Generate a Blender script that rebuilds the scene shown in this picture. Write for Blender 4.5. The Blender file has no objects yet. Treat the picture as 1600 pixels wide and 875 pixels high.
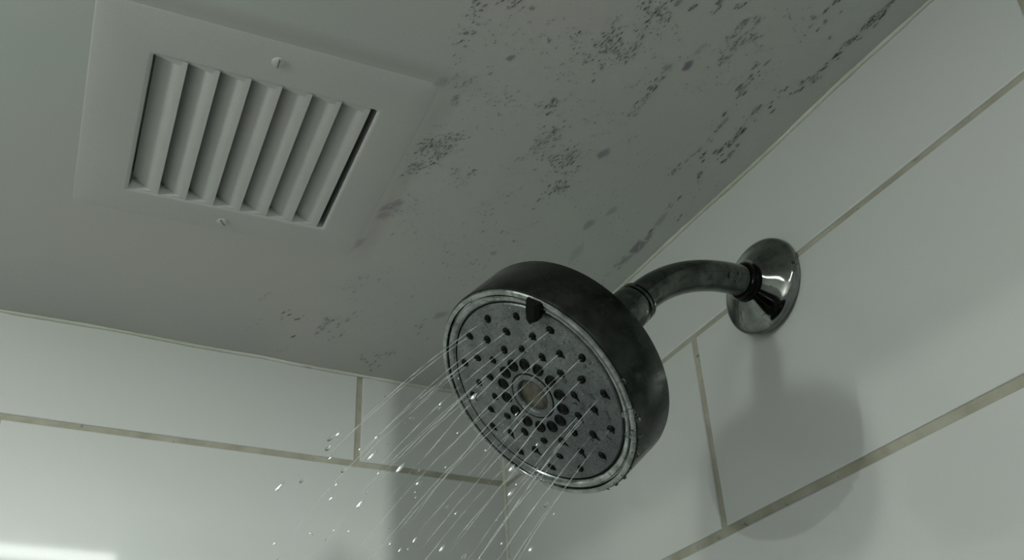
import bpy, math, random
from mathutils import Vector, Matrix, noise
random.seed(7)
sc = bpy.context.scene
COL = sc.collection
H = 2.30                                   # ceiling height above the floor
# ------------------------------------------------------------------ camera
RC = ((0.8920357602900649, -0.44961917038297483, -0.045986998030438195),
      (0.20681740895935827, 0.49654494862764764, -0.8430122616805195),
      (0.401869085294034, 0.7424861720035547, 0.5359249226043177))     # right, down, forward
CAM = Vector((-0.43342130639844134, -0.8403349453992905, -0.45659955179636347 + H))
F, CX, CY = 1550.74, 802.14, 440.60
cam_data = bpy.data.cameras.new('camera')
cam = bpy.data.objects.new('camera', cam_data)
COL.objects.link(cam)
r_, d_, f_ = (Vector(v) for v in RC)
m = Matrix((r_, -d_, -f_)).transposed().to_4x4()
m.translation = CAM
cam.matrix_world = m
cam_data.sensor_width = 36
cam_data.lens = F * 36 / 1600
cam_data.shift_x = -(CX - 800) / 1600
cam_data.shift_y = (CY - 437.5) / 1600
cam_data.clip_start = 0.01
sc.camera = cam
# ------------------------------------------------------------------ light
sc.view_settings.view_transform = 'Standard'
sc.view_settings.look = 'None'
sc.view_settings.gamma = 1
sc.view_settings.use_curve_mapping = False
sc.view_settings.exposure = 0.0
w = bpy.data.worlds.new('world'); sc.world = w; w.use_nodes = True
bg = w.node_tree.nodes['Background']
bg.inputs[0].default_value = (0.94, 1.0, 0.95, 1); bg.inputs[1].default_value = 0.225
TINT = (0.955, 1.0, 0.955)
def lamp(name, kind, loc, watt, size, target=None, size_y=None, tint=TINT):
    l = bpy.data.lights.new(name, kind); l.energy = watt; l.color = tint
    if kind == 'AREA':
        l.size = size
        if size_y: l.shape = 'RECTANGLE'; l.size_y = size_y
    else: l.shadow_soft_size = size
    o = bpy.data.objects.new(name, l); COL.objects.link(o)
    o.location = (loc[0], loc[1], loc[2] + H)
    if target:
        o.rotation_euler = (Vector(target) - Vector(loc)).to_track_quat('-Z', 'Y').to_euler()
    return o
lamp('vanity_bulb', 'POINT', (-0.84, -0.523, -0.078), 3.25, 0.032)
lamp('vanity_bulb', 'POINT', (-1.90, -0.62, -0.20), 12, 0.012)
lamp('unseen_room_lamp', 'AREA', (-0.40, -2.10, 0.050), 14.5, 0.018, (-0.40, 0, 0.050), 0.26)  # unseen lamp, made tall and narrow to soften the wall shading vertically
lamp('ceiling_panel', 'AREA', (-0.47, -0.673, -0.004), 0.75, 0.36, (-0.47, -0.673, -1), 0.060)
# ------------------------------------------------------------------ helpers
def ray(px, py):
    return (r_ * ((px - CX) / F) + d_ * ((py - CY) / F) + f_).normalized()
def on_ceiling(px, py):
    v = ray(px, py); t = (H - CAM.z) / v.z
    p = CAM + v * t
    return p.x, p.y
class MB:
    """collects vertices and faces, then links them as ONE mesh object"""
    def __init__(s): s.v = []; s.f = []; s.mi = []; s.c = []
    def add(s, vs, fs, mi=0, c=None):
        o = len(s.v); s.v += [tuple(v) for v in vs]
        s.f += [tuple(i + o for i in f) for f in fs]; s.mi += [mi] * len(fs)
        s.c += c if c else [0.0] * len(vs)
    def box(s, a, b, mi=0):
        x0, y0, z0 = a; x1, y1, z1 = b
        vs = [(x, y, z) for x in (x0, x1) for y in (y0, y1) for z in (z0, z1)]
        s.add(vs, [(0, 1, 3, 2), (4, 6, 7, 5), (0, 4, 5, 1), (2, 3, 7, 6), (0, 2, 6, 4), (1, 5, 7, 3)], mi)
    def lathe(s, prof, seg=48, mi=0, wob=None):
        """prof: (r, z) around local z; r = 0 closes"""
        rings = []; vs = []; fs = []
        for r, z in prof:
            if r < 1e-7: rings.append([len(vs)]); vs.append((0, 0, z))
            else:
                rings.append(list(range(len(vs), len(vs) + seg)))
                for k in range(seg):
                    a = 2 * math.pi * k / seg
                    rr = r * (wob(a) if wob else 1)
                    vs.append((rr * math.cos(a), rr * math.sin(a), z))
        for A, B in zip(rings, rings[1:]):
            for k in range(seg):
                k2 = (k + 1) % seg
                if len(A) == 1 and len(B) == 1: continue
                if len(A) == 1: fs.append((A[0], B[k2], B[k]))
                elif len(B) == 1: fs.append((A[k], A[k2], B[0]))
                else: fs.append((A[k], A[k2], B[k2], B[k]))
        s.add(vs, fs, mi)
    def tube(s, pts, rad, seg=16, caps=True, mi=0):
        pts = [Vector(p) for p in pts]; n = len(pts)
        if not hasattr(rad, '__len__'): rad = [rad] * n
        t0 = (pts[1] - pts[0]).normalized()
        up = Vector((0, 0, 1)) if abs(t0.z) < .9 else Vector((1, 0, 0))
        a = t0.cross(up).normalized(); vs = []; fs = []
        for i in range(n):
            t = (pts[min(i + 1, n - 1)] - pts[max(i - 1, 0)]).normalized()
            a = (a - t * a.dot(t)).normalized(); b = t.cross(a)
            for k in range(seg):
                g = 2 * math.pi * k / seg
                vs.append(pts[i] + (a * math.cos(g) + b * math.sin(g)) * rad[i])
        for i in range(n - 1):
            for k in range(seg):
                k2 = (k + 1) % seg
                fs.append((i * seg + k, i * seg + k2, (i + 1) * seg + k2, (i + 1) * seg + k))
        if caps:
            fs.append(tuple(range(seg))[::-1]); fs.append(tuple((n - 1) * seg + k for k in range(seg)))
        s.add(vs, fs, mi)
    def build(s, name, mats, parent=None, smooth=None, attr=False):
        me = bpy.data.meshes.new(name); me.from_pydata(s.v, [], s.f)
        if not isinstance(mats, (list, tuple)): mats = [mats]
        for mm in mats: me.materials.append(mm)
        for p, i in zip(me.polygons, s.mi): p.material_index = i
        if attr:
            at = me.attributes.new('stain', 'FLOAT', 'POINT')
            for i, c in enumerate(s.c): at.data[i].value = c
        me.update()
        import bmesh
        bm = bmesh.new(); bm.from_mesh(me)
        if not attr: bmesh.ops.recalc_face_normals(bm, faces=bm.faces)
        bm.to_mesh(me); bm.free()
        if smooth is not None:
            for p in me.polygons: p.use_smooth = True
            me.set_sharp_from_angle(angle=math.radians(smooth))
        o = bpy.data.objects.new(name, me); COL.objects.link(o)
        if parent: o.parent = parent
        return o
def tag(o, label=None, cat=None, group=None, kind=None):
    if label: o['label'] = label
    if cat: o['category'] = cat
    if group: o['group'] = group
    if kind: o['kind'] = kind
    return o
def empty(name, loc, rot=None):
    o = bpy.data.objects.new(name, None); COL.objects.link(o)
    o.empty_display_size = 0.02
    mm = (rot or Matrix.Identity(3)).to_4x4(); mm.translation = Vector(loc); o.matrix_world = mm
    return o
# ------------------------------------------------------------------ materials
class Mat:
    def __init__(s, name, base=(.5, .5, .5), rough=.5, metal=0.0, **kw):
        s.m = bpy.data.materials.new(name); s.m.use_nodes = True
        s.t = s.m.node_tree; s.n = s.t.nodes; s.p = s.n['Principled BSDF']
        s.set('Base Color', (*base, 1)); s.set('Roughness', rough); s.set('Metallic', metal)
        for k, v in kw.items(): s.set(k.replace('_', ' '), v)
    def set(s, k, v): s.p.inputs[k].default_value = v
    def node(s, t, **kw):
        n = s.n.new(t)
        for k, v in kw.items():
            if k in n.inputs.keys(): n.inputs[k].default_value = v
            else: setattr(n, k, v)
        return n
    def link(s, a, b): s.t.links.new(a, b)
    def coord(s, scale=(1, 1, 1), kind='Object', rot=(0, 0, 0)):
        c = s.node('ShaderNodeTexCoord'); mp = s.node('ShaderNodeMapping')
        mp.inputs['Scale'].default_value = scale; mp.inputs['Rotation'].default_value = rot
        s.link(c.outputs[kind], mp.inputs[0]); return mp.outputs[0]
    def noise(s, scale, detail=3, rough=.5, vec=None, dist=0.0):
        n = s.node('ShaderNodeTexNoise'); n.inputs['Scale'].default_value = scale
        n.inputs['Detail'].default_value = detail; n.inputs['Roughness'].default_value = rough
        n.inputs['Distortion'].default_value = dist
        s.link(vec or s.coord(), n.inputs['Vector']); return n.outputs['Fac']
    def ramp(s, src, stops):
        n = s.node('ShaderNodeValToRGB'); cr = n.color_ramp
        while len(cr.elements) < len(stops): cr.elements.new(.5)
        for e, (p, c) in zip(cr.elements, stops):
            e.position = p; e.color = (c, c, c, 1) if not hasattr(c, '__len__') else (*c, 1)
        s.link(src, n.inputs[0]); return n.outputs[0]
    def mix(s, fac, a, b, mode='MIX'):
        n = s.node('ShaderNodeMix', data_type='RGBA', blend_type=mode)
        for i, v in ((0, fac), (6, a), (7, b)):
            if hasattr(v, 'is_linked'): s.link(v, n.inputs[i])
            elif i == 0: n.inputs[0].default_value = v
            else: n.inputs[i].default_value = (*v, 1)
        return n.outputs[2]
    def math(s, op, a, b=0.0):
        n = s.node('ShaderNodeMath', operation=op)
        for i, v in ((0, a), (1, b)):
            if hasattr(v, 'is_linked'): s.link(v, n.inputs[i])
            else: n.inputs[i].default_value = v
        return n.outputs[0]
    def bump(s, h, strength=.2, dist=.001):
        b = s.node('ShaderNodeBump'); b.inputs['Strength'].default_value = strength
        b.inputs['Distance'].default_value = dist
        s.link(h, b.inputs['Height']); s.link(b.outputs[0], s.p.inputs['Normal'])
# glazed wall tile
tile = Mat('glazed_tile', (.58, .61, .585), .33, Coat_Weight=1.0, Coat_Roughness=.06)
tile.set('IOR', 1.5)
c = tile.mix(tile.noise(6, 4), (.56, .60, .565), (.60, .615, .60))
c = tile.mix(tile.math('MULTIPLY', tile.ramp(tile.noise(900, 2), [(.3, 0), (.7, 1)]), .22), c, (.50, .52, .50))
tile.link(c, tile.p.inputs['Base Color'])
tile.bump(tile.noise(9, 2), .25, .004)
# grout
grout = Mat('beige_grout', (.36, .34, .27), .9)
c = grout.mix(grout.ramp(grout.noise(45, 5), [(.35, 0), (.65, 1)]), (.31, .305, .235), (.41, .405, .33))
c = grout.mix(grout.ramp(grout.noise(160, 4), [(.64, 0), (.74, .8)]), c, (.13, .13, .09))
grout.link(c, grout.p.inputs['Base Color']); grout.bump(grout.noise(500, 3), .6, .0006)
# caulk
caulk = Mat('cream_caulk', (.52, .53, .42), .55)
c = caulk.mix(caulk.ramp(caulk.noise(14, 4), [(.38, 0), (.62, 1)]), (.46, .49, .40), (.60, .61, .54))
c = caulk.mix(caulk.ramp(caulk.noise(90, 4), [(.66, 0), (.76, .6)]), c, (.25, .22, .15))
caulk.link(c, caulk.p.inputs['Base Color']); caulk.bump(caulk.noise(200, 3), .5, .0006)
# ceiling paint with mildew stains carried by the mesh attribute 'stain'
paint = Mat('ceiling_paint', (.5, .52, .5), .6)
big = paint.ramp(paint.noise(5, 3), [(.35, 0), (.65, 1)])
c = paint.mix(big, (.490, .532, .492), (.540, .532, .508))
c = paint.mix(paint.math('MULTIPLY', paint.ramp(paint.noise(700, 2), [(.3, 0), (.7, 1)]), .3), c, (.42, .44, .41))
co = paint.node('ShaderNodeTexCoord')                      # faint brownish bands along two edges of the fan cover
def cover_band(dx, dy, off, px_, py_, lim):
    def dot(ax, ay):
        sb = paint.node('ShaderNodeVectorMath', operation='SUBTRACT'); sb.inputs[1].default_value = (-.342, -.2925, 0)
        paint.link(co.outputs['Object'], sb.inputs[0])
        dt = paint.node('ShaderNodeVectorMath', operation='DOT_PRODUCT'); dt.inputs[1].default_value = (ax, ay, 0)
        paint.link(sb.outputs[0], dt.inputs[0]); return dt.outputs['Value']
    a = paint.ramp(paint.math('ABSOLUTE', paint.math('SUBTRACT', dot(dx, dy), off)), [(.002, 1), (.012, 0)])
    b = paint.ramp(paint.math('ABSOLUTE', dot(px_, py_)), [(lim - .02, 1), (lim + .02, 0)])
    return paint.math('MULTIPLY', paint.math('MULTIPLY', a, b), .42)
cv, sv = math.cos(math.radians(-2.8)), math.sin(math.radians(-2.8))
c = paint.mix(cover_band(-sv, cv, -.1120, cv, sv, .115), c, (.33, .30, .29))
c = paint.mix(cover_band(cv, sv, .1120, -sv, cv, .100), c, (.36, .35, .33))
at = paint.node('ShaderNodeAttribute', attribute_name='stain')
st = paint.math('MULTIPLY', at.outputs['Fac'], paint.ramp(paint.noise(420, 4, .7), [(.30, .35), (.52, 1)]))
dark = paint.math('MINIMUM', paint.math('MAXIMUM', st, 0), 1)
vio = paint.math('MINIMUM', paint.math('MAXIMUM', paint.math('MULTIPLY', at.outputs['Fac'], -1), 0), 1)
c = paint.mix(dark, c, (.060, .070, .062))
c = paint.mix(vio, c, (.19, .135, .20))
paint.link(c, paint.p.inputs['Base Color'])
paint.bump(paint.noise(60, 4), .15, .0015)
vent_m = Mat('painted_vent_plastic', (.50, .525, .495), .5)
c = vent_m.mix(vent_m.ramp(vent_m.noise(9, 4), [(.35, 0), (.65, 1)]), (.50, .525, .49), (.54, .535, .51))
c = vent_m.mix(vent_m.math('MULTIPLY', vent_m.ramp(vent_m.noise(700, 2), [(.3, 0), (.7, 1)]), .3), c, (.42, .44, .41))
vent_m.link(c, vent_m.p.inputs['Base Color']); vent_m.bump(vent_m.noise(80, 3), .12, .001)
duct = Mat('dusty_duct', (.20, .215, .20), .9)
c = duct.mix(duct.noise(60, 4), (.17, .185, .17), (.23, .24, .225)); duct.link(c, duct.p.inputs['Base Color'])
# metals
def metal(name, lo, hi, r0, r1, sc1=60, spots=True, spot=(.05, .055, .05), thr=(.60, .66), bmp=.10):
    g = Mat(name, hi, r0, 1.0)
    n1 = g.noise(sc1, 5, .6)
    c = g.mix(g.ramp(n1, [(.35, 0), (.68, 1)]), lo, hi)
    if spots:
        c = g.mix(g.ramp(g.noise(sc1 * 2.2, 3, .6, dist=.6), [(thr[0], 0), (thr[1], .75)]), c, spot)
    g.link(c, g.p.inputs['Base Color'])
    rr = g.node('ShaderNodeMapRange'); rr.inputs['To Min'].default_value = r0; rr.inputs['To Max'].default_value = r1
    g.link(g.noise(sc1 * 1.3, 4), rr.inputs['Value']); g.link(rr.outputs[0], g.p.inputs['Roughness'])
    g.bump(g.noise(sc1 * 1.5, 3), bmp, .0008)
    return g
body_m = metal('dark_nickel_body', (.016, .021, .018), (.062, .066, .059), .12, .40, 55)
rim_m = metal('worn_chrome_rim', (.20, .22, .21), (.46, .49, .47), .07, .26, 110, spot=(.16, .18, .165), thr=(.56, .64))
pipe_m = metal('dark_chrome_pipe', (.040, .046, .041), (.155, .165, .155), .03, .12, 60, thr=(.64, .67), bmp=.035)
flange_m = metal('polished_dark_chrome', (.10, .108, .10), (.30, .315, .30), .04, .11, 45, thr=(.66, .70), bmp=.03)
black = Mat('black_rubber', (.010, .012, .011), .5)
black.set('Specular IOR Level', .10)
c = black.mix(black.noise(300, 3), (.002, .003, .002), (.007, .009, .008)); black.link(c, black.p.inputs['Base Color'])
gloss_black = Mat('glossy_black_lever', (.008, .008, .008), .14)
gloss_black.set('Specular IOR Level', .08)
c = gloss_black.mix(gloss_black.noise(200, 2), (.002, .002, .002), (.006, .007, .006)); gloss_black.link(c, gloss_black.p.inputs['Base Color'])
plate = Mat('stained_grey_plate', (.25, .27, .26), .33, .35)
c = plate.mix(plate.ramp(plate.noise(70, 5, .65), [(.34, 0), (.66, 1)]), (.085, .098, .096), (.185, .207, .203))
c = plate.mix(plate.ramp(plate.noise(420, 5, .75, dist=.25), [(.53, 0), (.64, .85)]), c, (.05, .057, .055))
c = plate.mix(plate.ramp(plate.noise(900, 3, .7), [(.585, 0), (.66, .85)]), c, (.018, .022, .02))
c = plate.mix(plate.ramp(plate.noise(520, 2, .5), [(.68, 0), (.74, .6)]), c, (.55, .58, .57))
# heavy lime scale patch low on the plate
mpv = plate.node('ShaderNodeTexCoord'); vsub = plate.node('ShaderNodeVectorMath', operation='DISTANCE')
vsub.inputs[1].default_value = (-.012, -.034, 0); plate.link(mpv.outputs['Object'], vsub.inputs[0])
reg = plate.ramp(vsub.outputs['Value'], [(.014, 1), (.046, 0)])
vor = plate.node('ShaderNodeTexVoronoi', feature='DISTANCE_TO_EDGE'); vor.inputs['Scale'].default_value = 560
plate.link(plate.coord(), vor.inputs['Vector'])
worm = plate.math('MULTIPLY', plate.ramp(vor.outputs['Distance'], [(.05, 1), (.16, 0)]), reg)
c = plate.mix(plate.math('MULTIPLY', reg, .75), c, (.045, .052, .056))
c = plate.mix(plate.math('MULTIPLY', worm, .45), c, (.17, .19, .20))
plate.link(c, plate.p.inputs['Base Color']); plate.bump(plate.noise(330, 4, .7), .35, .0005)
sieve = Mat('brown_wire_sieve', (.2, .18, .13), .45, .3)
vr = sieve.node('ShaderNodeTexVoronoi'); vr.inputs['Scale'].default_value = 1500; vr.inputs['Randomness'].default_value = .15
sieve.link(sieve.coord(), vr.inputs['Vector'])
c = sieve.mix(sieve.ramp(vr.outputs['Distance'], [(.25, 0), (.6, 1)]), (.115, .10, .065), (.03, .025, .016))
c = sieve.mix(sieve.ramp(sieve.noise(160, 3), [(.4, 0), (.65, .7)]), c, (.13, .13, .10))
sieve.link(c, sieve.p.inputs['Base Color'])
# water: clear body, plus the aerated jets which look a little milky
def water(name, clear, rough=.04):
    g = Mat(name, (.50, .54, .52), rough)
    g.set('IOR', 1.33)
    g.set('Specular IOR Level', .9)
    tr = g.node('ShaderNodeBsdfTransparent'); ms = g.node('ShaderNodeMixShader')
    ms.inputs[0].default_value = clear
    out = g.n['Material Output']
    nz = g.ramp(g.noise(90, 3), [(.35, clear - .22), (.65, min(.97, clear + .18))])
    g.link(nz, ms.inputs[0])
    g.link(g.p.outputs[0], ms.inputs[1]); g.link(tr.outputs[0], ms.inputs[2]); g.link(ms.outputs[0], out.inputs[0])
    return g.m
jet_m = water('aerated_water', .84)
glint_m = Mat('glinting_water', (.96, 1, .98), .22, .85).m
drop_m = Mat('clear_water', (.95, 1, .98), .02, Transmission_Weight=1.0, IOR=1.33).m
for x in (tile, grout, caulk, paint, vent_m, duct, body_m, rim_m, pipe_m, flange_m, black, gloss_black, plate, sieve): pass
# ------------------------------------------------------------------ setting
def lerp_tab(tab, x):
    if x <= tab[0][0]: return tab[0][1]
    for (a, va), (b, vb) in zip(tab, tab[1:]):
        if x <= b:
            t = (x - a) / (b - a); t = t * t * (3 - 2 * t); return va + (vb - va) * t
    return tab[-1][1]
# the plaster is not quite flat where it meets the tiles
SAG_A = [(-1.0, 0.0), (-.59, -.0006), (-.51, .0008), (-.43, -.0007), (-.33, .0006), (0, 0)]
SAG_B = [(-.95, -.001), (-.48, -.0015), (-.395, -.0005), (-.30, -.0020), (-.25, -.0014), (-.215, -.0028), (-.11, -.0028), (0, -.001)]
def sag(x, y):
    return lerp_tab(SAG_A, y) * math.exp(x / .05) + lerp_tab(SAG_B, x) * math.exp(y / .05)
VC, VA, VW = (-.342, -.2925), math.radians(-2.8), .104      # vent cover centre, turn, half width
cb = MB()
NX, NY = 96, 100
X0, Y0 = -.95, -.655
xs = [X0 * (1 - i / NX) for i in range(NX + 1)]; ys = [-1.0 * (1 - j / NY) for j in range(NY + 1)]
vs = [(x, y, H + sag(x, y)) for x in xs for y in ys]
fs = []
hx, hy = .075, .0735
def vloc(x, y):
    dx, dy = x - VC[0], y - VC[1]; ca, sa = math.cos(-VA), math.sin(-VA)
    return dx * ca - dy * sa, dx * sa + dy * ca
for i in range(NX):
    for j in range(NY):
        cxm, cym = (xs[i] + xs[i + 1]) / 2, (ys[j] + ys[j + 1]) / 2
        u, v = vloc(cxm, cym)
        if abs(u) < .085 and abs(v) < .085: continue          # the hole cut for the fan
        a = i * (NY + 1) + j
        fs.append((a, a + 1, a + NY + 2, a + NY + 1))
cb.add(vs, fs)
# slab above, so the ceiling has a thickness, with the same hole
def speck(px, py, ln, wd, amt, ang=None):
    """a mildew stain lying on the plaster; ln, wd in millimetres"""
    x, y = on_ceiling(px, py)
    if x > -.002 or y > -.002: return
    if ang is None:
        t = min(max((x + .25) / .2, 0), 1); ang = math.radians(-66 - 27 * t + random.uniform(-9, 9))
    ca, sa = math.cos(ang), math.sin(ang); n = 9; dz = .00008 + .00025 / (1 + ln / 3)
    vs = [(x, y, H + sag(x, y) - dz)]; col = [amt]
    ph = [random.uniform(.65, 1.25) for _ in range(n)]
    for lev, cc in ((.62, .85), (1, 0)):
        for k in range(n):
            g = 2 * math.pi * k / n; a = math.cos(g) * ln * .0005 * lev * ph[k]; b = math.sin(g) * wd * .0005 * lev * ph[k]
            X = min(x + a * ca - b * sa, -.0005); Y = min(y + a * sa + b * ca, -.0005)
            vs.append((X, Y, H + sag(X, Y) - dz)); col.append(amt * cc)
    fs = [(0, 1 + (k + 1) % n, 1 + k) for k in range(n)]
    for k in range(n):
        k2 = (k + 1) % n; fs.append((1 + k, 1 + k2, 1 + n + k2, 1 + n + k))
    cb.add(vs, fs, 0, col)
def cluster(px, py, l, wd, n, s=1.0, amt=.9, ang=35):
    """n stains scattered in an ellipse l by wd px, leaning ang degrees"""
    a = math.radians(ang)
    if s >= 1.8: n = int(n * .6); l *= 1.25; wd *= 1.5; s *= .88
    else: l *= 1.12; wd *= 1.15
    for _ in range(n):
        p, q = random.gauss(0, .62) * l / 2, random.gauss(0, .66) * wd / 2
        k = random.random() ** 2
        speck(px + p * math.cos(a) + q * math.sin(a), py - p * math.sin(a) + q * math.cos(a),
              (1.5 + 4.0 * k) * s, (.6 + .9 * k) * s, amt * random.uniform(.55, 1.25))
CL = [(728, 42, 70, 26, 34, 1, .9, 55), (742, 8, 16, 12, 8, 1.2, 1, 30), (800, 4, 34, 20, 24, 1, 1, 20), (832, 12, 12, 6, 5, 1, .9, 20),
      (870, 8, 60, 30, 8, .6, .6, 30), (950, 66, 46, 18, 40, 1.2, 1, 48), (958, 82, 70, 26, 40, .9, .85, 30), (990, 76, 46, 16, 26, 1.1, .95, 40),
      (920, 92, 50, 16, 22, .8, .8, 15), (962, 96, 60, 14, 24, .9, .8, 30), (1028, 22, 40, 26, 44, 1.1, 1, 50), (1014, 44, 34, 18, 16, 1, .9, 50),
      (1005, 8, 24, 20, 12, .9, .9, 40), (1058, 3, 20, 8, 8, 1.5, 1, 50), (1082, 10, 18, 6, 5, 1.5, .9, 52), (1112, 20, 24, 5, 8, 2, 1, 40),
      (958, 40, 22, 12, 12, .9, .7, 40), (902, 53, 14, 4, 5, 1.2, 1, 40), (860, 61, 8, 4, 4, .9, 1, 20), (893, 66, 20, 30, 6, .6, .8, 40),
      (860, 165, 20, 10, 18, 1.3, 1, 45), (842, 165, 14, 6, 8, 1, .9, 40), (868, 210, 44, 26, 22, 1, .8, 35), (872, 216, 14, 6, 6, 1.5, .9, 40),
      (1006, 155, 34, 10, 16, 1.3, .9, 42), (1024, 132, 30, 8, 12, 1.3, .85, 42), (988, 178, 24, 6, 8, 1.2, .75, 42),
      (672, 228, 44, 22, 70, 1, .95, 28), (690, 232, 36, 18, 40, 1, .95, 20), (652, 262, 36, 16, 44, 1, .9, 20), (684, 246, 20, 7, 14, 1.3, 1, 30),
      (712, 212, 30, 12, 20, .9, .8, 20), (735, 124, 44, 14, 20, .9, .7, 25), (712, 156, 20, 10, 12, 1, .7, 50), (765, 140, 60, 30, 20, .7, .6, 30),
      (790, 160, 60, 40, 26, .7, .65, 30), (718, 275, 20, 14, 10, 1, .8, 30), (736, 272, 14, 7, 8, 1.2, .9, 30), (722, 290, 20, 8, 7, 1, .6, 30),
      (845, 222, 40, 10, 26, 1.2, .9, 36), (832, 238, 50, 10, 22, 1, .65, 30), (872, 257, 56, 34, 54, 1.1, .9, 32), (885, 246, 30, 18, 26, 1.2, 1, 30),
      (895, 240, 16, 7, 8, 1.7, 1, 40), (862, 298, 50, 14, 30, 1.2, .85, 38), (880, 292, 20, 10, 12, 1.3, .9, 30), (770, 318, 60, 20, 26, .9, .6, 35),
      (610, 325, 40, 14, 16, 1.6, .5, 38), (1128, 0, 20, 8, 6, 1.4, .9, 45), (1152, 10, 16, 8, 7, 1.6, .9, 45), (1155, 45, 50, 10, 20, 1.2, .8, 42),
      (1180, 38, 16, 6, 6, 1.4, .85, 42), (1148, 72, 46, 12, 24, 1.6, .85, 42), (1168, 62, 24, 6, 8, 1.5, .85, 42), (1162, 36, 12, 4, 5, 1.8, .95, 45),
      (1300, 8, 22, 4, 8, 2.4, 1, 45), (1268, 32, 22, 4, 7, 1.8, .8, 45), (1288, 34, 28, 5, 9, 2, .85, 45), (1296, 62, 18, 5, 6, 2, .8, 40),
      (1322, 70, 24, 4, 10, 3, 1, 42), (1347, 48, 34, 3, 12, 3, 1, 45), (1368, 29, 24, 4, 12, 3, 1, 45), (1388, 8, 34, 4, 12, 3, 1, 48),
      (1345, 60, 14, 3, 4, 2.4, .9, 50), (1370, 38, 10, 3, 3, 2.2, .9, 50), (1314, 90, 10, 3, 3, 2.4, .85, 50), (1248, 138, 34, 4, 12, 3, 1, 46),
      (1278, 120, 36, 7, 16, 2.4, .85, 46), (1160, 144, 50, 7, 26, 2.2, .8, 48), (1188, 110, 36, 10, 18, 1.8, .8, 48), (1204, 172, 16, 4, 6, 3, 1, 56),
      (1182, 168, 26, 5, 9, 2.4, .9, 48), (1222, 145, 14, 7, 5, 1.5, .9, 40), (1120, 202, 30, 5, 10, 2.4, .7, 46), (1134, 228, 60, 5, 20, 2.8, .95, 46),
      (1150, 215, 30, 6, 10, 2.4, .9, 50), (1097, 246, 16, 5, 8, 3.4, .95, 46), (1137, 246, 34, 4, 10, 2.4, .9, 56), (1058, 262, 46, 3, 16, 2, .75, 44),
      (1090, 235, 30, 7, 10, 1.6, .7, 42), (1090, 280, 24, 4, 8, 2.2, .9, 46), (1044, 325, 40, 4, 14, 2, .7, 44), (1064, 338, 22, 3, 8, 2, .8, 48),
      (1015, 370, 60, 4, 18, 2.4, .7, 44), (960, 420, 60, 6, 20, 2.2, .6, 44), (455, 522, 8, 4, 3, 2.2, 1, 25), (450, 489, 26, 6, 10, 1.8, .8, 30),
      (470, 496, 14, 4, 6, 2, .7, 30), (395, 508, 20, 3, 7, 1.8, .6, 32), (447, 541, 16, 4, 7, 2, .6, 30), (415, 462, 24, 4, 9, 1.4, .5, 34),
      (505, 512, 30, 12, 14, 1.6, .6, 28), (530, 523, 22, 6, 10, 2, .8, 32), (512, 503, 12, 5, 6, 1.6, .8, 30), (580, 562, 40, 14, 24, 2.2, .8, 32),
      (610, 555, 30, 10, 12, 2, .6, 32), (643, 463, 4, 3, 2, 1.2, .9, 20), (560, 440, 40, 16, 14, 1.2, .6, 30), (545, 496, 40, 8, 10, 1.6, .6, 30),
      (655, 520, 60, 30, 16, 2, .5, 30), (700, 395, 70, 40, 26, 1.1, .5, 32), (760, 400, 90, 40, 40, 1.1, .6, 32), (640, 350, 60, 40, 20, 1, .5, 32)]
for a in CL: cluster(*a)
poly = [(720, 30), (1290, 10), (1120, 300), (960, 430), (780, 420), (600, 560), (480, 520), (600, 360), (680, 180)]
def inside(x, y):
    r = False
    for (a, b), (c2, d2) in zip(poly, poly[1:] + poly[:1]):
        if (b > y) != (d2 > y) and x < (c2 - a) * (y - b) / (d2 - b) + a: r = not r
    return r
k = 0
while k < 900:
    x, y = random.uniform(480, 1400), random.uniform(0, 570)
    if inside(x, y) and noise.noise(Vector((x / 70, y / 70, 0))) > -.15:
        s = random.uniform(.5, 1.2); speck(x, y, 2.6 * s, .9 * s, random.uniform(.2, .75)); k += 1
for px, py, ln, wd, am in ((798, 90, 7, 3.2, -.75), (1075, 102, 9, 4, -.9), (1043, 106, 8, 3.5, -.5), (942, 240, 12, 5, -.65), (1092, 78, 8, 2, -.3),
                           (956, 330, 13, 5, -.4), (920, 350, 16, 5, -.5), (995, 388, 22, 6, -.85), (1012, 372, 24, 3, -.7), (975, 408, 22, 4, -.6),
                           (612, 322, 20, 5, -.6), (600, 335, 14, 5, -.4), (560, 380, 18, 5, -.35), (688, 492, 18, 6, -.4), (1032, 345, 20, 4, -.4),
                           (900, 395, 26, 6, -.25), (690, 128, 10, 5, -.3)):
    speck(px, py, ln * 1.35, wd * 1.7, am * 1.0)
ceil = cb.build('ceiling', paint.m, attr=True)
tag(ceil, kind='structure')
for p in ceil.data.polygons: p.use_smooth = False
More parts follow.
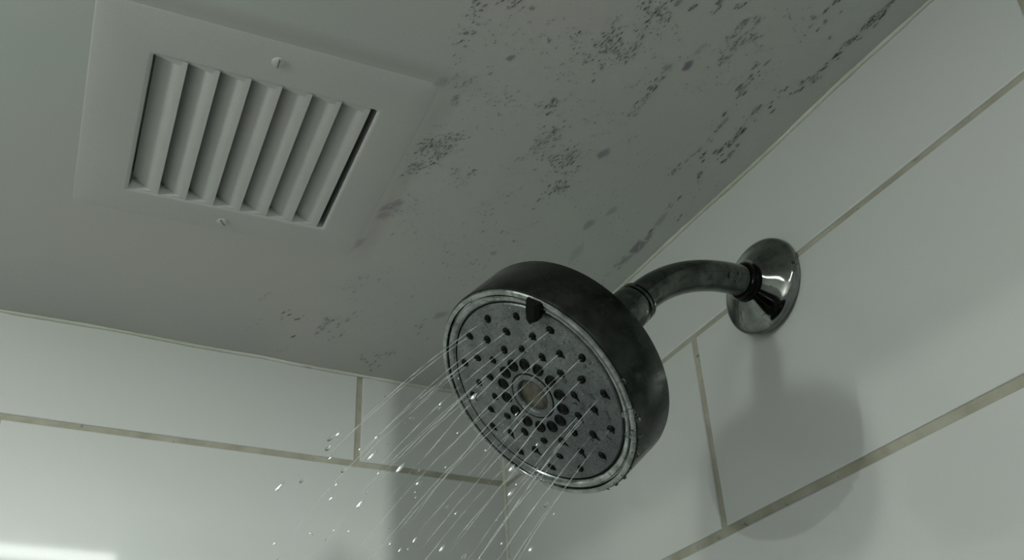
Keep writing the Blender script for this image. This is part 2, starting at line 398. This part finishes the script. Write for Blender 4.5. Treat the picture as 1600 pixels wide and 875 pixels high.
# tiled walls: bevelled tiles and the recessed grout bed behind them in one mesh
def tiled_wall(name, axis, rows, hi, lo):
    """axis 'A': plane x = 0 running along y; 'B': plane y = 0 running along x.  rows: list of (top fn, bottom fn, joints, gap)"""
    mb = MB(); T = .009; B = .0011
    def put(a, dep, z): return (dep, a, H + z) if axis == 'A' else (a, dep, H + z)
    for top, bot, joints, gt, gb, gv in rows:
        js = [lo] + sorted(j for j in joints if lo < j < hi) + [hi]
        for a0, a1 in zip(js, js[1:]):
            a0 += gv / 2 if a0 != lo else 0; a1 -= gv / 2 if a1 != hi else 0
            N = 14; vs = []
            for k in range(N + 1):
                for e, (ins, dep) in enumerate(((0, T), (0, B * .8), (B * .3, B * .25), (B, 0))):
                    pass
            # loops from the back edge to the front face
            def loop(ins, dep):
                L = []
                aa = [a0 + ins + (a1 - a0 - 2 * ins) * k / N for k in range(N + 1)]
                wz = lambda a, s: .00035 * noise.noise(Vector((a * 25, s, 3.1)))
                for a in aa: L.append(put(a, dep, top(a) - gt / 2 - ins + wz(a, top(0) * 40)))
                for a in aa[::-1]: L.append(put(a, dep, bot(a) + gb / 2 + ins + wz(a, bot(0) * 40 + 7)))
                return L
            Ls = [loop(i, d) for i, d in ((0, T), (0, B), (B * .3, B * .3), (B, 0))]
            n = len(Ls[0]); V = [p for L in Ls for p in L]; FS = []
            for q in range(3):
                for k in range(n):
                    k2 = (k + 1) % n; FS.append((q * n + k, q * n + k2, (q + 1) * n + k2, (q + 1) * n + k))
            o = 3 * n
            for k in range(N): FS.append((o + k, o + k + 1, o + n - 2 - k, o + n - 1 - k))
            mb.add(V, FS, 0)
    zt, zb = .004, -H
    g = .0013
    if axis == 'A': mb.box((g, lo, H + zb), (.06, hi + .06, H + zt + .03), 1)
    else: mb.box((lo, g, H + zb), (hi + .0012, .06, H + zt + .03), 1)
    return tag(mb.build(name, [tile.m, grout.m]), kind='structure')
g1A = lambda y: -.0942 + (-.29 - y) * .0085
g1B = lambda x: -.0945 + x * .0055
cst = lambda z: (lambda a: z)
def rows(g1, joff, off2, gv, g1w, g2w, gvw2):
    R = [(cst(.006), g1, [joff - .61 * k for k in range(-2, 5)], 0, g1w, gv)]
    z = -.2455; R.append((g1, cst(z), [off2 - .61 * k for k in range(-2, 5)], g1w, g2w, gvw2))
    for i in range(14):
        z2 = z - .152; js = joff if i % 2 == 0 else off2
        if z2 < -H: z2 = -H
        R.append((cst(z), cst(z2), [js - .61 * k for k in range(-2, 5)], g2w, g2w, gv)); z = z2
        if z <= -H: break
    return R
tiled_wall('wall_right', 'A', rows(g1A, -.640, -.3210, .0060, .0038, .0062, .0058), 0.0, -1.0)
tiled_wall('wall_back', 'B', rows(g1B, -.1555, -.4600, .0055, .0054, .0055, .0050), 0.0, -.95)
# caulk beads
def bead(name, pts, rad, seed):
    mb = MB(); P = []; Rr = []
    for i in range(len(pts) - 1):
        a, b = Vector(pts[i]), Vector(pts[i + 1])
        n = max(2, int((b - a).length / .006))
        for k in range(n): P.append(a.lerp(b, k / n))
    P.append(Vector(pts[-1]))
    for p in P: Rr.append(rad * (1 + .38 * noise.noise(p * 30 + Vector((seed, 0, 0))) + .25 * noise.noise(p * 110)))
    mb.tube(P, Rr, 10)
    return tag(mb.build(name, caulk.m, smooth=60), kind='structure')
ptsA = [(-.0002, y, H + lerp_tab(SAG_A, y) - .0004) for y in [-.99 + i * .03 for i in range(34)]]
bead('trim_1', ptsA, .0019, 3)
ptsB = [(x, -.0002, H + lerp_tab(SAG_B, x) - .0004) for x in [-.945 + i * .03 for i in range(32)]]
bead('trim_2', ptsB, .0021, 9)
bead('trim_3', [(-.0004, -.0004, H - .005), (-.0004, -.0004, .02)], .0026, 15)
# the rest of the stall: floor, header over the opening, end wall behind the camera
mb = MB(); mb.box((-.95, -1.0, -.06), (.06, .06, 0)); tag(mb.build('floor', tile.m), kind='structure')
mb = MB(); mb.box((-.99, -1.05, H - .20), (-.9505, .06, H + .03)); tag(mb.build('wall_left', vent_m.m), kind='structure')
mb = MB(); mb.box((-.2545, -1.05, 0), (.06, -1.0005, H)); tag(mb.build('wall_front', tile.m), kind='structure')
# ------------------------------------------------------------------ ceiling vent
rotV = Matrix.Rotation(VA, 3, 'Z')
vent = empty('ceiling_vent', (VC[0], VC[1], H), rotV)
tag(vent, 'white painted square ceiling fan grille with slanted louvres set in the ceiling', 'vent')
gu, gv_ = 0.0022, .0030                     # the opening sits slightly off the cover's centre
def frame_loop(h, z, rr, cu=0, cv=0):
    L = []; n = 5
    for sx, sy, a0 in ((1, 1, 0), (-1, 1, 90), (-1, -1, 180), (1, -1, 270)):
        for k in range(n + 1):
            a = math.radians(a0 + 90 * k / n)
            L.append((cu + sx * (h - rr) + rr * math.cos(a), cv + sy * (h - rr) + rr * math.sin(a), z))
    return L
mb = MB()
Ls = [frame_loop(.1065, .0005, .006), frame_loop(.1060, .0001, .006), frame_loop(.1040, -.0002, .006), frame_loop(.0990, -.0006, .006),
      frame_loop(.0950, -.0008, .005), frame_loop(.0935, -.0009, .005), frame_loop(.0915, -.0009, .005),
      frame_loop(.0745, -.0018, .0025, gu, gv_), frame_loop(.0725, -.0016, .002, gu, gv_), frame_loop(.0716, -.0008, .002, gu, gv_), frame_loop(.0712, .0140, .002, gu, gv_)]
n = len(Ls[0]); V = [p for L in Ls for p in L]; FS = []
for q in range(len(Ls) - 1):
    for k in range(n):
        k2 = (k + 1) % n; FS.append((q * n + k, q * n + k2, (q + 1) * n + k2, (q + 1) * n + k))
mb.add(V, FS)
mb.build('cover_frame', vent_m.m, vent, smooth=35)
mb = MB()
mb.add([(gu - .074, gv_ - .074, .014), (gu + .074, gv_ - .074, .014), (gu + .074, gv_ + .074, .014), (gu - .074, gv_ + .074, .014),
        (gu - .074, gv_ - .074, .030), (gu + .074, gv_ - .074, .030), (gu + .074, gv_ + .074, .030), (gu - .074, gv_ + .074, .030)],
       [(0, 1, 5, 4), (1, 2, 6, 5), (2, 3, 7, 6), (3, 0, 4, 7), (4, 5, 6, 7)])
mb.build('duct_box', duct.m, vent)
pitch = .1430 / 7.28
for i in range(7):
    u0 = gu - .0713 + pitch * i + .0012; wdt = pitch * .985
    prof = []
    for k in range(9):
        t = k / 8
        prof.append((u0 + wdt * t, .0105 * (1 - t) ** 2.0 - .0011))
    lowr = prof + [(a, b + .0012) for a, b in prof[::-1]]
    m_ = len(lowr)
    v0, v1 = gv_ - .0712, gv_ + .0712
    V = [(a, v0, b) for a, b in lowr] + [(a, v1, b) for a, b in lowr]
    FS = [(k, (k + 1) % m_, m_ + (k + 1) % m_, m_ + k) for k in range(m_)] + [tuple(range(m_))[::-1], tuple(range(m_, 2 * m_))]
    mb = MB(); mb.add(V, FS); mb.build('louvre', vent_m.m, vent, smooth=40)
    # small web closing the far end of the slot
# end webs of the slots (the lighter step seen at the far end)
for v0, v1 in ((gv_ - .0722, gv_ - .0650), (gv_ + .0722, gv_ + .0690)):
    for i in range(7):
        u0 = gu - .0713 + pitch * i + .0012
        mb = MB(); mb.add([(u0 - .0012, v0, -.0007), (u0 + pitch * .97, v0, -.0009), (u0 + pitch * .93, v1, -.0006), (u0, v1, .0040),
                           (u0, v0, .006), (u0 + pitch * .93, v0, .006), (u0 + pitch * .93, v1, .006), (u0, v1, .006)],
                          [(0, 1, 2, 3), (4, 7, 6, 5), (0, 4, 5, 1), (1, 5, 6, 2), (2, 6, 7, 3), (3, 7, 4, 0)])
        mb.build('slot_web', vent_m.m, vent, smooth=30)
for u, v in ((.0032, -.0885), (.0012, .0925)):
    mb = MB()
    mb.lathe([(.0, -.0024), (.0020, -.0022), (.0034, -.0019), (.0044, -.0013), (.0046, -.0006)], 24)
    s = mb.build('screw', vent_m.m, vent, smooth=40); s.location = (u, v, 0)
    mb = MB(); mb.box((-.0036, -.0005, -.0024), (.0036, .0005, -.0017)); sl = mb.build('slot', duct.m, s); sl.rotation_euler.z = .6 + u * 300
# ------------------------------------------------------------------ shower arm
AY = -.4095
arm = empty('shower_arm', (0, AY, H - .1015))
tag(arm, 'dark chrome bent shower arm with round flange on the tiled wall', 'shower arm')
BR = .119; T = BR * math.tan(math.radians(22.5)); xc = -.076
P = [(x, 0, 0) for x in (-.0005, -.010, -.020)]
xs0 = xc + T
for k in range(25):
    a = math.radians(45 * k / 24)
    P.append((xs0 - BR * math.sin(a), 0, -BR * (1 - math.cos(a))))
ex = P[-1]; P.append((ex[0] - .012 * .7071, 0, ex[2] - .012 * .7071))
mb = MB(); mb.tube(P, .0107, 40); mb.build('pipe', pipe_m.m, arm, smooth=40)
mb = MB()
mb.lathe([(.0338, -.0002), (.0345, .0010), (.0348, .0026), (.0344, .0044), (.0334, .0058), (.0318, .0069), (.0300, .0078), (.0278, .0090), (.0254, .0105), (.0230, .0121), (.0206, .0137),
          (.0182, .0153), (.0160, .0168), (.0146, .0179), (.0138, .0188), (.0134, .0200), (.0130, .0208), (.0112, .0210), (.0109, .018), (.0109, .001), (.0338, -.0002)], 96)
fl = mb.build('flange', flange_m.m, arm, smooth=50)
q = Vector((-1, -.060, .025)).normalized().to_track_quat('Z', 'Y'); fl.rotation_mode = 'QUATERNION'; fl.rotation_quaternion = q
fl.location = (-.0012, .003, .0021)
mb = MB(); mb.lathe([(.0109, -.003), (.0136, -.003), (.0139, -.0015), (.0134, -.0002), (.0126, .0004), (.0130, .0014), (.0127, .0030), (.0116, .0038), (.0109, .0038)], 40)
sl = mb.build('gasket', gloss_black.m, arm, smooth=40); sl.rotation_mode = 'QUATERNION'; sl.rotation_quaternion = Vector((-1, 0, 0)).to_track_quat('Z', 'Y'); sl.location = (-.0208, 0, 0)
# ------------------------------------------------------------------ shower head
N = Vector((.7071, 0, .7071)); U = Vector((0, 1, 0)); V_ = N.cross(U)
RH = Matrix((U, V_, N)).transposed()
C0 = Vector((-.1913, -.4095, -.2171 + H))
head = empty('shower_head', C0, RH)
tag(head, 'large round dark metal shower head with stained grey face, spraying water', 'shower head')
mb = MB()
mb.lathe([(.0600, .0030), (.0645, .0012), (.0650, .0006), (.0657, .0010), (.0659, .0020), (.0661, .015), (.0663, .0315), (.0659, .0330), (.0648, .0341),
          (.058, .0365), (.045, .0400), (.031, .0450), (.020, .0510), (.0160, .0560), (.0150, .0600), (.0100, .0600), (.0, .0600)], 160)
mb.build('body', body_m.m, head, smooth=28)
mb = MB()   # outer bright ring with groove and inner sloping ring
mb.lathe([(.0648, .0012), (.0651, .0000), (.0645, -.0007), (.0630, -.0009), (.0622, -.0006), (.0618, .0004), (.0617, .0014), (.0613, .0014), (.0611, .0002), (.0604, -.0002),
          (.0590, .0002), (.0577, .0010), (.0570, .0018), (.0569, .0050), (.0640, .0050), (.0648, .0012)], 160)
mb.build('rim_ring', rim_m.m, head, smooth=35)
mb = MB()
fz = lambda r: -.0015 + .0029 * (r / .0565) ** 2
pr = [(0.0143, fz(.0143) + .0004)] + [(r, fz(r)) for r in (.0150, .018, .024, .030, .036, .042, .048, .053, .0555)] + [(.0562, .0020), (.0563, .0048), (.0100, .0048), (.0098, .0008), (.0100, -.0008), (.0105, -.0014), (.0134, -.0013), (.0137, .0002), (.0143, .0002), (0.0143, fz(.0143) + .0004)]
mb.lathe(pr, 128)
fp = mb.build('face_plate', plate.m, head, smooth=35)
mb = MB(); mb.lathe([(.0562, .0046), (.0562, .0030), (.0570, .0030), (.0570, .0046), (.0562, .0046)], 128); mb.build('gap_seal', black.m, head, smooth=35)
mb = MB(); mb.lathe([(0, .0001), (.004, .0001), (.0085, .0004), (.0096, .0008), (.0096, .0030), (0, .0030)], 48); mb.build('center_sieve', sieve.m, fp, smooth=35)
mb = MB(); mb.lathe([(.0136, -.0005), (.0137, -.0012), (.0143, -.0012), (.0145, -.0005)], 64); mb.build('center_ring', black.m, fp, smooth=35)
ST = math.radians(360 / 14)
small = []
for rr, ph in ((.0300, 2), (.0398, 15.2), (.0492, 2.5)):
    for k in range(14):
        a = math.radians(ph) + k * ST; small.append((rr * math.cos(a), rr * math.sin(a), rr))
nz0 = None
def nozzle(u, v, r, big):
    mb = MB(); z = fz(math.hypot(u, v))
    if big:
        mb.lathe([(.0033, .0008), (.0033, -.0004), (.0031, -.0008), (.0028, -.0009), (.0024, -.0006), (.0021, -.0002), (.0011, -.0002), (.0009, -.0005), (.0004, -.0005), (0, -.0003)], 24,
                 wob=lambda a: 1 + .13 * abs(math.cos(a)) ** 1.5)
    else:
        s = random.uniform(.9, 1.1)
        mb.lathe([(.0023 * s, .0004), (.0023 * s, -.0003), (.0020 * s, -.0007), (.0014 * s, -.0011), (.0008, -.0010), (.0004, -.0004), (0, -.0003)], 20,
                 wob=lambda a, p=random.uniform(0, 6.28): 1 + .10 * math.cos(a * 2 + p))
    if not big and random.random() < .62:      # grime run hanging from the nozzle, downhill on the plate
        t = -math.pi / 2 - math.atan2(v, u) + random.uniform(-.35, .35); ln = random.uniform(.0030, .0052); wd = random.uniform(.0006, .0011)
        ct, st_ = math.cos(t), math.sin(t); L = []
        for a_, b_ in ((.0015, wd), (.0026, wd * .9), (ln * .85, wd * .5), (ln, 0), (ln * .85, -wd * .5), (.0026, -wd * .9), (.0015, -wd)):
            L.append((a_ * ct - b_ * st_, a_ * st_ + b_ * ct))
        mb.add([(x, y, -.00012) for x, y in L] + [(x, y, .0002) for x, y in L], [tuple(range(7)), tuple(range(7, 14))[::-1]] + [(k, (k + 1) % 7, 7 + (k + 1) % 7, 7 + k) for k in range(7)])
    o = mb.build('nozzle', black.m, fp, smooth=45); o.location = (u, v, z); o.rotation_euler.z = math.atan2(v, u)
    # dark run of grime below the nozzle, where the water drips
    return o
for u, v, r in small: nozzle(u, v, r, False)
for k in range(14):
    a = math.radians(1) + k * ST; nozzle(.0201 * math.cos(a), .0201 * math.sin(a), .0201, True)
# lever on the rim
la = math.radians(146)
mb = MB()
outl = [(.0646, -.0040), (.0646, .0040), (.0590, .0044), (.0532, .0032), (.0508, .0), (.0532, -.0032), (.0590, -.0044)]
top = [(x * .9 + .0055, y * .62) for x, y in outl]
V = [(x, y, .0030) for x, y in outl] + [(x, y, -.0026) for x, y in outl] + [(x, y, -.0050) for x, y in top]
n = len(outl)
FS = [(a * n + k, a * n + (k + 1) % n, (a + 1) * n + (k + 1) % n, (a + 1) * n + k) for a in (0, 1) for k in range(n)] + [tuple(range(n))[::-1], tuple(range(2 * n, 3 * n))]
mb.add(V, FS)
for k in (4, 5, 11, 12): mb.mi[k] = 1  # left facets coloured grey to stand in for light catching them
lv = mb.build('spray_lever', [gloss_black.m, plate.m], head, smooth=20); lv.rotation_euler.z = la
# swivel nut with its rings
mb = MB()
mb.lathe([(.0100, .0602), (.0128, .0602), (.0130, .0620), (.0130, .0960), (.0134, .0966), (.0136, .0985), (.0136, .1035), (.0132, .1045), (.0124, .1048), (.0124, .1056), (.0132, .1060),
          (.0134, .1070), (.0132, .1082), (.0124, .1085), (.0124, .1093), (.0131, .1097), (.0131, .1110), (.0122, .1120), (.0108, .1120), (.0108, .1000), (.0100, .0602)], 64)
mb.build('swivel_nut', pipe_m.m, head, smooth=35)
# ------------------------------------------------------------------ water
def jet_path(u, v, spread, speed):
    p0 = C0 + U * u + V_ * v + N * (fz(math.hypot(u, v)) - .0016)
    d = (-N + (U * u + V_ * v).normalized() * math.tan(spread)).normalized()
    return lambda s: p0 + d * s + Vector((0, 0, -.5 * 9.81 * (s / speed) ** 2))
droplets = []
for (u, v, r) in small:
    if random.random() < (.12 if r > .035 else .45): continue
    sp = math.radians(3.2) * (r / .0492) + random.uniform(-.012, .012)
    path = jet_path(u, v, sp, random.uniform(1.85, 2.1))
    L = random.uniform(.07, .15) if r > .035 else random.uniform(.06, .11)
    n = int(L / .0022); Pt = []; Rr = []
    ph = random.uniform(0, 50)
    for k in range(n + 1):
        s = L * k / n
        p = path(s) + Vector((noise.noise(Vector((s * 60, ph, 0))), noise.noise(Vector((s * 60, ph, 5))), noise.noise(Vector((s * 60, ph, 9))))) * (.0009 * s / L)
        Pt.append(p); w_ = .5 * noise.noise(Vector((s * 140, ph, 2))) * min(1, s / .04)
        Rr.append(.00027 * (1 + w_) * (1 if s < L * .8 else max(.15, (L - s) / (L * .2))))
    mb = MB(); mb.tube(Pt, Rr, 7)
    tag(mb.build('water_jet', jet_m, smooth=60), 'thin milky jet of water shooting down from a small nozzle of the shower head', 'water jet', 'water jets from the shower head')
    for _ in range(7):
        s = random.uniform(L * .5, .26); p = path(s) + Vector([random.gauss(0, .0035) for _ in range(3)])
        d = (path(s + .002) - path(s)).normalized(); droplets.append((p, d, random.choice((.00025, .0003, .0004, .0005, .0008)) * random.uniform(.8, 1.2), random.uniform(1.5, 3.2)))
dm = MB()
dm.lathe([(0, -1), (.38, -.92), (.70, -.71), (.92, -.38), (1, 0), (.90, .42), (.66, .85), (.36, 1.25), (.12, 1.55), (0, 1.62)], 14)
d0 = None
for p, d, s, el in droplets:
    if d0 is None:
        d0 = [dm.build('water_droplet', m2, smooth=180) for m2 in (drop_m, glint_m)]; o = d0[0]; used = {0}
    else:
        k = 1 if random.random() < .6 else 0
        if k in used: o = d0[k].copy(); COL.objects.link(o)
        else: o = d0[k]; used.add(k)
    q = (-d).to_track_quat('Z', 'Y')
    o.matrix_world = Matrix.LocRotScale(p, q, Vector((s, s, s * el)))
    tag(o, 'tiny clear droplet of water falling in the spray below the shower head', 'water droplet', 'droplets in the spray')
# beads clinging to the rim and plate
for deg, r, s in [(-158, .0660, 1.5), (-150, .0655, 2.6), (-143, .0645, 2.0), (-139, .0658, 2.8), (-131, .0650, 3.4), (-124, .0648, 2.2), (-118, .0652, 2.6), (-108, .0650, 1.6),
                  (-100, .0648, 2.0), (-92, .0648, 1.8), (-85, .0650, 1.3), (-140, .0600, 2.2), (-128, .0605, 1.9)]:
    a = math.radians(deg); p = C0 + RH @ Vector((r * math.cos(a), r * math.sin(a), -.0006 if r < .0646 else .0002))
    mb = MB(); mb.lathe([(0, -.6), (.5, -.52), (.85, -.25), (1, .1), (.9, .35), (.5, .5), (0, .55)], 18, wob=lambda t, q=random.uniform(0, 6): 1 + .14 * math.cos(2 * t + q))
    o = mb.build('water_bead', drop_m, smooth=180)
    o.matrix_world = Matrix.LocRotScale(p, RH.to_quaternion(), Vector((s * .001,) * 3))
    tag(o, 'round bead of water clinging to the lower rim of the shower head', 'water bead', 'water beads on the shower head rim')
for a_, b_, s in ((.0, 118, 2.7), (.62, 106, 2.0), (.50, 130, 1.9)):
    x = -.030 - .012 * (1 - a_); g = math.radians(b_)
    zc = -BR * (1 - math.cos(math.asin(min(1, max(0, (xs0 - x) / BR)))))
    nrm = Vector((-.08, -math.sin(g), math.cos(g))).normalized()
    p = Vector((x, AY, H - .1015 + zc)) + Vector((0, -math.sin(g), math.cos(g))) * .01075
    mb = MB(); mb.lathe([(0, -.10), (1, -.08), (1.0, .0), (.85, .16), (.5, .26), (0, .30)], 18)
    o = mb.build('water_bead', drop_m, smooth=180)
    o.matrix_world = Matrix.LocRotScale(p, nrm.to_track_quat('Z', 'Y'), Vector((s * .001,) * 3))
    tag(o, 'flat bead of water on the dark shower arm near the flange', 'water bead', 'water beads on the shower arm')
for k in range(26):
    a = math.radians(random.uniform(-175, -95)); r = random.uniform(.024, .054); s = random.uniform(.7, 1.6)
    u, v = r * math.cos(a), r * math.sin(a)
    if min(math.hypot(u - x, v - y) for x, y, _ in small) < .0030 + s * .0008: continue
    mb = MB(); mb.lathe([(0, -.42), (.5, -.36), (.85, -.18), (1, .06), (0, .06)], 16, wob=lambda t, q=random.uniform(0, 6): 1 + .12 * math.cos(2 * t + q))
    o = mb.build('water_bead', drop_m, smooth=180)
    p = C0 + RH @ Vector((u, v, fz(r)))
    o.matrix_world = Matrix.LocRotScale(p, RH.to_quaternion(), Vector((s * .001,) * 3))
    tag(o, 'flat bead of water sitting on the lower right of the grey shower face', 'water bead', 'water beads on the shower face')
